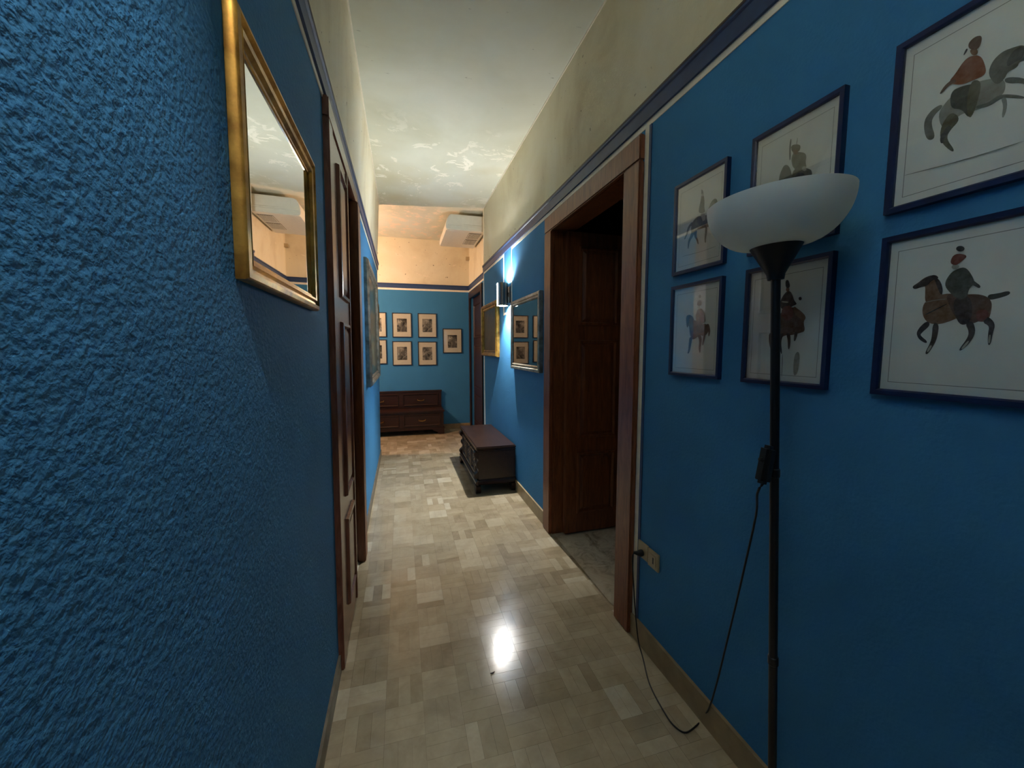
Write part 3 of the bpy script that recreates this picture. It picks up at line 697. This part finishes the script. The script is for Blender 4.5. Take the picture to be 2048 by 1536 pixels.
def smooth_path(pts, n=6):
    out = []
    for i in range(len(pts)-1):
        p0, p1, p2, p3 = pts[max(i-1, 0)], pts[i], pts[i+1], pts[min(i+2, len(pts)-1)]
        for k in range(n):
            t_ = k/n; out.append(.5*((2*p1)+(p2-p0)*t_+(2*p0-5*p1+4*p2-p3)*t_*t_+(3*p1-p0-3*p2+p3)*t_**3))
    return out+[pts[-1]]
cd = MB().tube([p-off for p in smooth_path(cord)], .0028, 8).build('power_cord', 'plastic_bl', lamp, smooth=True)
MB().tube([pl-off+Vector((.018, 0, 0)), pl-off+Vector((.008, 0, 0)), pl-off+Vector((-.004, .003, 0)), pl-off+Vector((-.016, .012, 0))], [.014, .015, .010, .005], 12).build('plug', 'plastic_bl', lamp, smooth=True)
# socket plates
so = thing('socket_plate', 'ivory double wall socket low beside the wide doorway', 'wall socket', (XR, 1.40, .40), (0, 0, -math.pi/2))
MB().box((-.075, -.008, 0), (-.001, 0, .074)).build('plate', 'ivory', so, bevel=.003)
MB().box((.001, -.010, -.004), (.072, 0, .072)).build('plate', 'ivory', so, bevel=.003)
MB().box((.012, -.013, .010), (.060, -.009, .058)).build('switch_rocker', 'ivory', so, bevel=.002)
MB().box((.040, -.0145, .022), (.046, -.0125, .048)).build('slot', 'plastic_bl', so)

# ------------------------------------------------------------------ chest
ch = thing('carved_chest', 'low dark walnut chest with carved front against the right wall', 'chest', (.83, 3.955, 0))
hx0, hx1, hy = -.185, .165, .50
MB().box((hx0, -hy, .075), (hx1, hy, .385)).build('body', 'walnut', ch, bevel=.004)
lid = MB().box((hx0-.022, -hy-.022, .402), (hx1, hy+.022, .430)).build('lid', 'walnut', ch, bevel=.008)
MB().box((hx0-.012, -hy-.012, .385), (hx1, hy+.012, .402)).build('lid_moulding', 'walnut', ch, bevel=.005)
pb = [(0, .075), (.022, .080), (.030, .092), (.026, .108), (.010, .122), (0, .125)]
b = MB().prism([(hx0-u, z) for u, z in pb], -hy-.02, hy+.02, 'y'); b.build('plinth_moulding', 'walnut', ch)
for sgn in (-1, 1): MB().prism([(sgn*(hy+u*.8), z) for u, z in pb], hx0-.01, hx1, 'x').build('plinth_moulding', 'walnut', ch)
foot = [(0, 0), (.030, 0), (.050, .012), (.060, .034), (.10, .052), (.135, .075), (-.02, .075), (-.025, .05), (-.018, .02)]
for sy in (-1, 1):
    for fx in (hx0-.028, hx1-.045):
        MB().prism([(sy*(hy+.012-u), z) for u, z in foot], fx, fx+.045, 'x').build('foot', 'walnut', ch, bevel=.003)
def ring(y0, y1, z0, z1, out):
    bb = MB().sweep(y1-y0, z1-z0, [(0, 0), (.006, out), (.018, out), (.026, .002)], z0)
    b = MB(); b.v = [(hx0+v[1], (y0+y1)/2+v[0], v[2]) for v in bb.v]; b.f = bb.f; return b
for y0, y1 in ((-.40, -.15), (-.125, .125), (.15, .40)):
    p_o = ring(y0, y1, .145, .365, .014).build('front_panel', 'walnut', ch)
    cz, cyv = .255, (y0+y1)/2
    # carved lozenge with petals
    b = MB()
    for k in range(8):
        a = k*math.pi/4; b.lathe([(0, .012), (.010, .009), (.016, 0)], 8, (0, 0, 0))
        for vi in range(len(b.v)-24, len(b.v)):
            v = b.v[vi]; b.v[vi] = (hx0-v[2], cyv+v[0]*1.4*math.cos(a)-v[1]*math.sin(a)+.05*math.cos(a), cz+v[0]*1.4*math.sin(a)+v[1]*math.cos(a)+.05*math.sin(a))
    b.build('carved_rosette', 'walnut', p_o)
for yy in (-.455, .455):    # scrolled corner brackets
    pts = []
    for k in range(22):
        z = .13+.25*k/21; pts.append((hx0-.016-.014*math.sin(k/21*math.pi*5)-.010*math.cos(k/21*math.pi*2), z))
    MB().prism([(hx0+.004, .13)]+pts+[(hx0+.004, .38)], yy-.035, yy+.035, 'y').build('corner_scroll', 'walnut', ch)

# ------------------------------------------------------------------ bench chest at the end wall
bn = thing('chest_bench', 'dark wooden chest bench with a panelled back under the engravings', 'bench', (-.03, 6.25, 0))
bw, y0, y1 = .63, -.165, .185
MB().box((-bw, y0, .085), (bw, y1, .345)).build('chest_body', 'bench', bn, bevel=.004)
MB().box((-bw-.015, y0-.02, .345), (bw+.015, y1, .372)).build('seat', 'bench', bn, bevel=.006)
MB().box((-bw, y1-.035, .372), (bw, y1, .635)).build('backrest', 'bench', bn, bevel=.006)
MB().box((-bw-.01, y1-.045, .625), (bw+.01, y1, .650)).build('top_rail', 'bench', bn, bevel=.005)
MB().box((-bw-.012, y0-.014, .075), (bw+.012, y1, .105)).build('plinth_moulding', 'bench', bn, bevel=.005)
for sx in (-1, 1):
    for fy in (y0-.01, y1-.05):
        MB().prism([(sx*(bw+.008-u), z) for u, z in [(0, 0), (.09, 0), (.10, .03), (.15, .05), (.19, .078), (0, .078)]], fy, fy+.045, 'y').build('foot', 'bench', bn, bevel=.003)
def bring(xa, xb, za, zb, y, nm):
    bb = MB().sweep(xb-xa, zb-za, [(0, 0), (.004, .010), (.014, .010), (.022, .001)], za)
    b = MB(); b.v = [(v[0]+(xa+xb)/2, y+v[1], v[2]) for v in bb.v]; b.f = bb.f; return b.build(nm, 'bench', bn)
for xa, xb in ((-.58, -.03), (.03, .58)):
    f_ = bring(xa, xb, .135, .320, y0, 'front_panel'); g_ = bring(xa, xb, .405, .600, y1-.035, 'back_panel')
    for pp, yy, zz in ((f_, y0, .235), (g_, y1-.035, .505)):
        b = MB().tube([((xa+xb)/2-.05, yy-.004, zz), ((xa+xb)/2-.045, yy-.02, zz-.01), ((xa+xb)/2, yy-.024, zz-.018), ((xa+xb)/2+.045, yy-.02, zz-.01), ((xa+xb)/2+.05, yy-.004, zz)], .005, 8)
        b.build('drop_handle', 'gold', pp, smooth=True)

# ------------------------------------------------------------------ air unit under the ceiling
ac = thing('air_unit', 'white boxy air conditioning unit under the ceiling by the far corner', 'air conditioner', (XR2, 5.42, 2.765))
x0_, x1_ = -.52, -.03
prof = [(x1_, .0), (x1_, .185), (x0_+.07, .185), (x0_+.045, .175), (x0_+.02, .135), (x0_, .06), (x0_, .02), (x0_+.02, 0)]
MB().prism(prof, -.42, .43, 'y').build('casing', 'acbody', ac, bevel=.006)
MB().prism([(x0_+.10, .07), (x0_+.10, .165), (x1_-.03, .165), (x1_-.03, .07)], -.424, -.418, 'y').build('end_panel', 'acbody', ac)
MB().prism([(x0_+.02, .055), (x1_, .045), (x1_, .062), (x0_+.02, .072)], -.432, -.418, 'y').build('edge_strip', 'acbody', ac, bevel=.003)
for k in range(2):
    g = MB().box((-.22, -.33+k*.30, -.004), (-.06, -.08+k*.30, .001)).build('grille', 'acgrille', ac)
    for j in range(9): MB().box((-.215+j*.018, -.325+k*.30, -.010), (-.209+j*.018, -.085+k*.30, -.003)).build('slat', 'acbody', g)
MB().box((x0_+.006, -.38, -.003), (x0_+.10, .39, .001)).build('air_flap', 'acbody', ac)
MB().box((-.05, .97, -.05), (-.0, 1.02, .0)).build('pipe_cover', 'ivory', ac)

# ------------------------------------------------------------------ small dark scrap on the floor
sp_ = at_z(985, 1347, 0)
b = MB(); n = 10
for i in range(n+1):
    u = i/n; wd = .0035*math.sin(math.pi*min(max(u, .04), .96)); x = (u-.5)*.020; z = .0015+.003*abs(u-.5)*2
    b.v += [(x, -wd, z+.001), (x, wd, z+.001), (x, wd, z-.0012), (x, -wd, z-.0012)]
for i in range(n):
    for k in range(4): b.f.append((i*4+k, i*4+(k+1) % 4, i*4+4+(k+1) % 4, i*4+4+k))
b.f += [(3, 2, 1, 0), tuple(n*4+k for k in range(4))]
o = b.build('floor_scrap', 'brownedge', loc=(sp_.x, sp_.y, 0), rot=(0, 0, .2)); tag(o, 'tiny dark curled scrap lying on the marble floor', 'scrap')
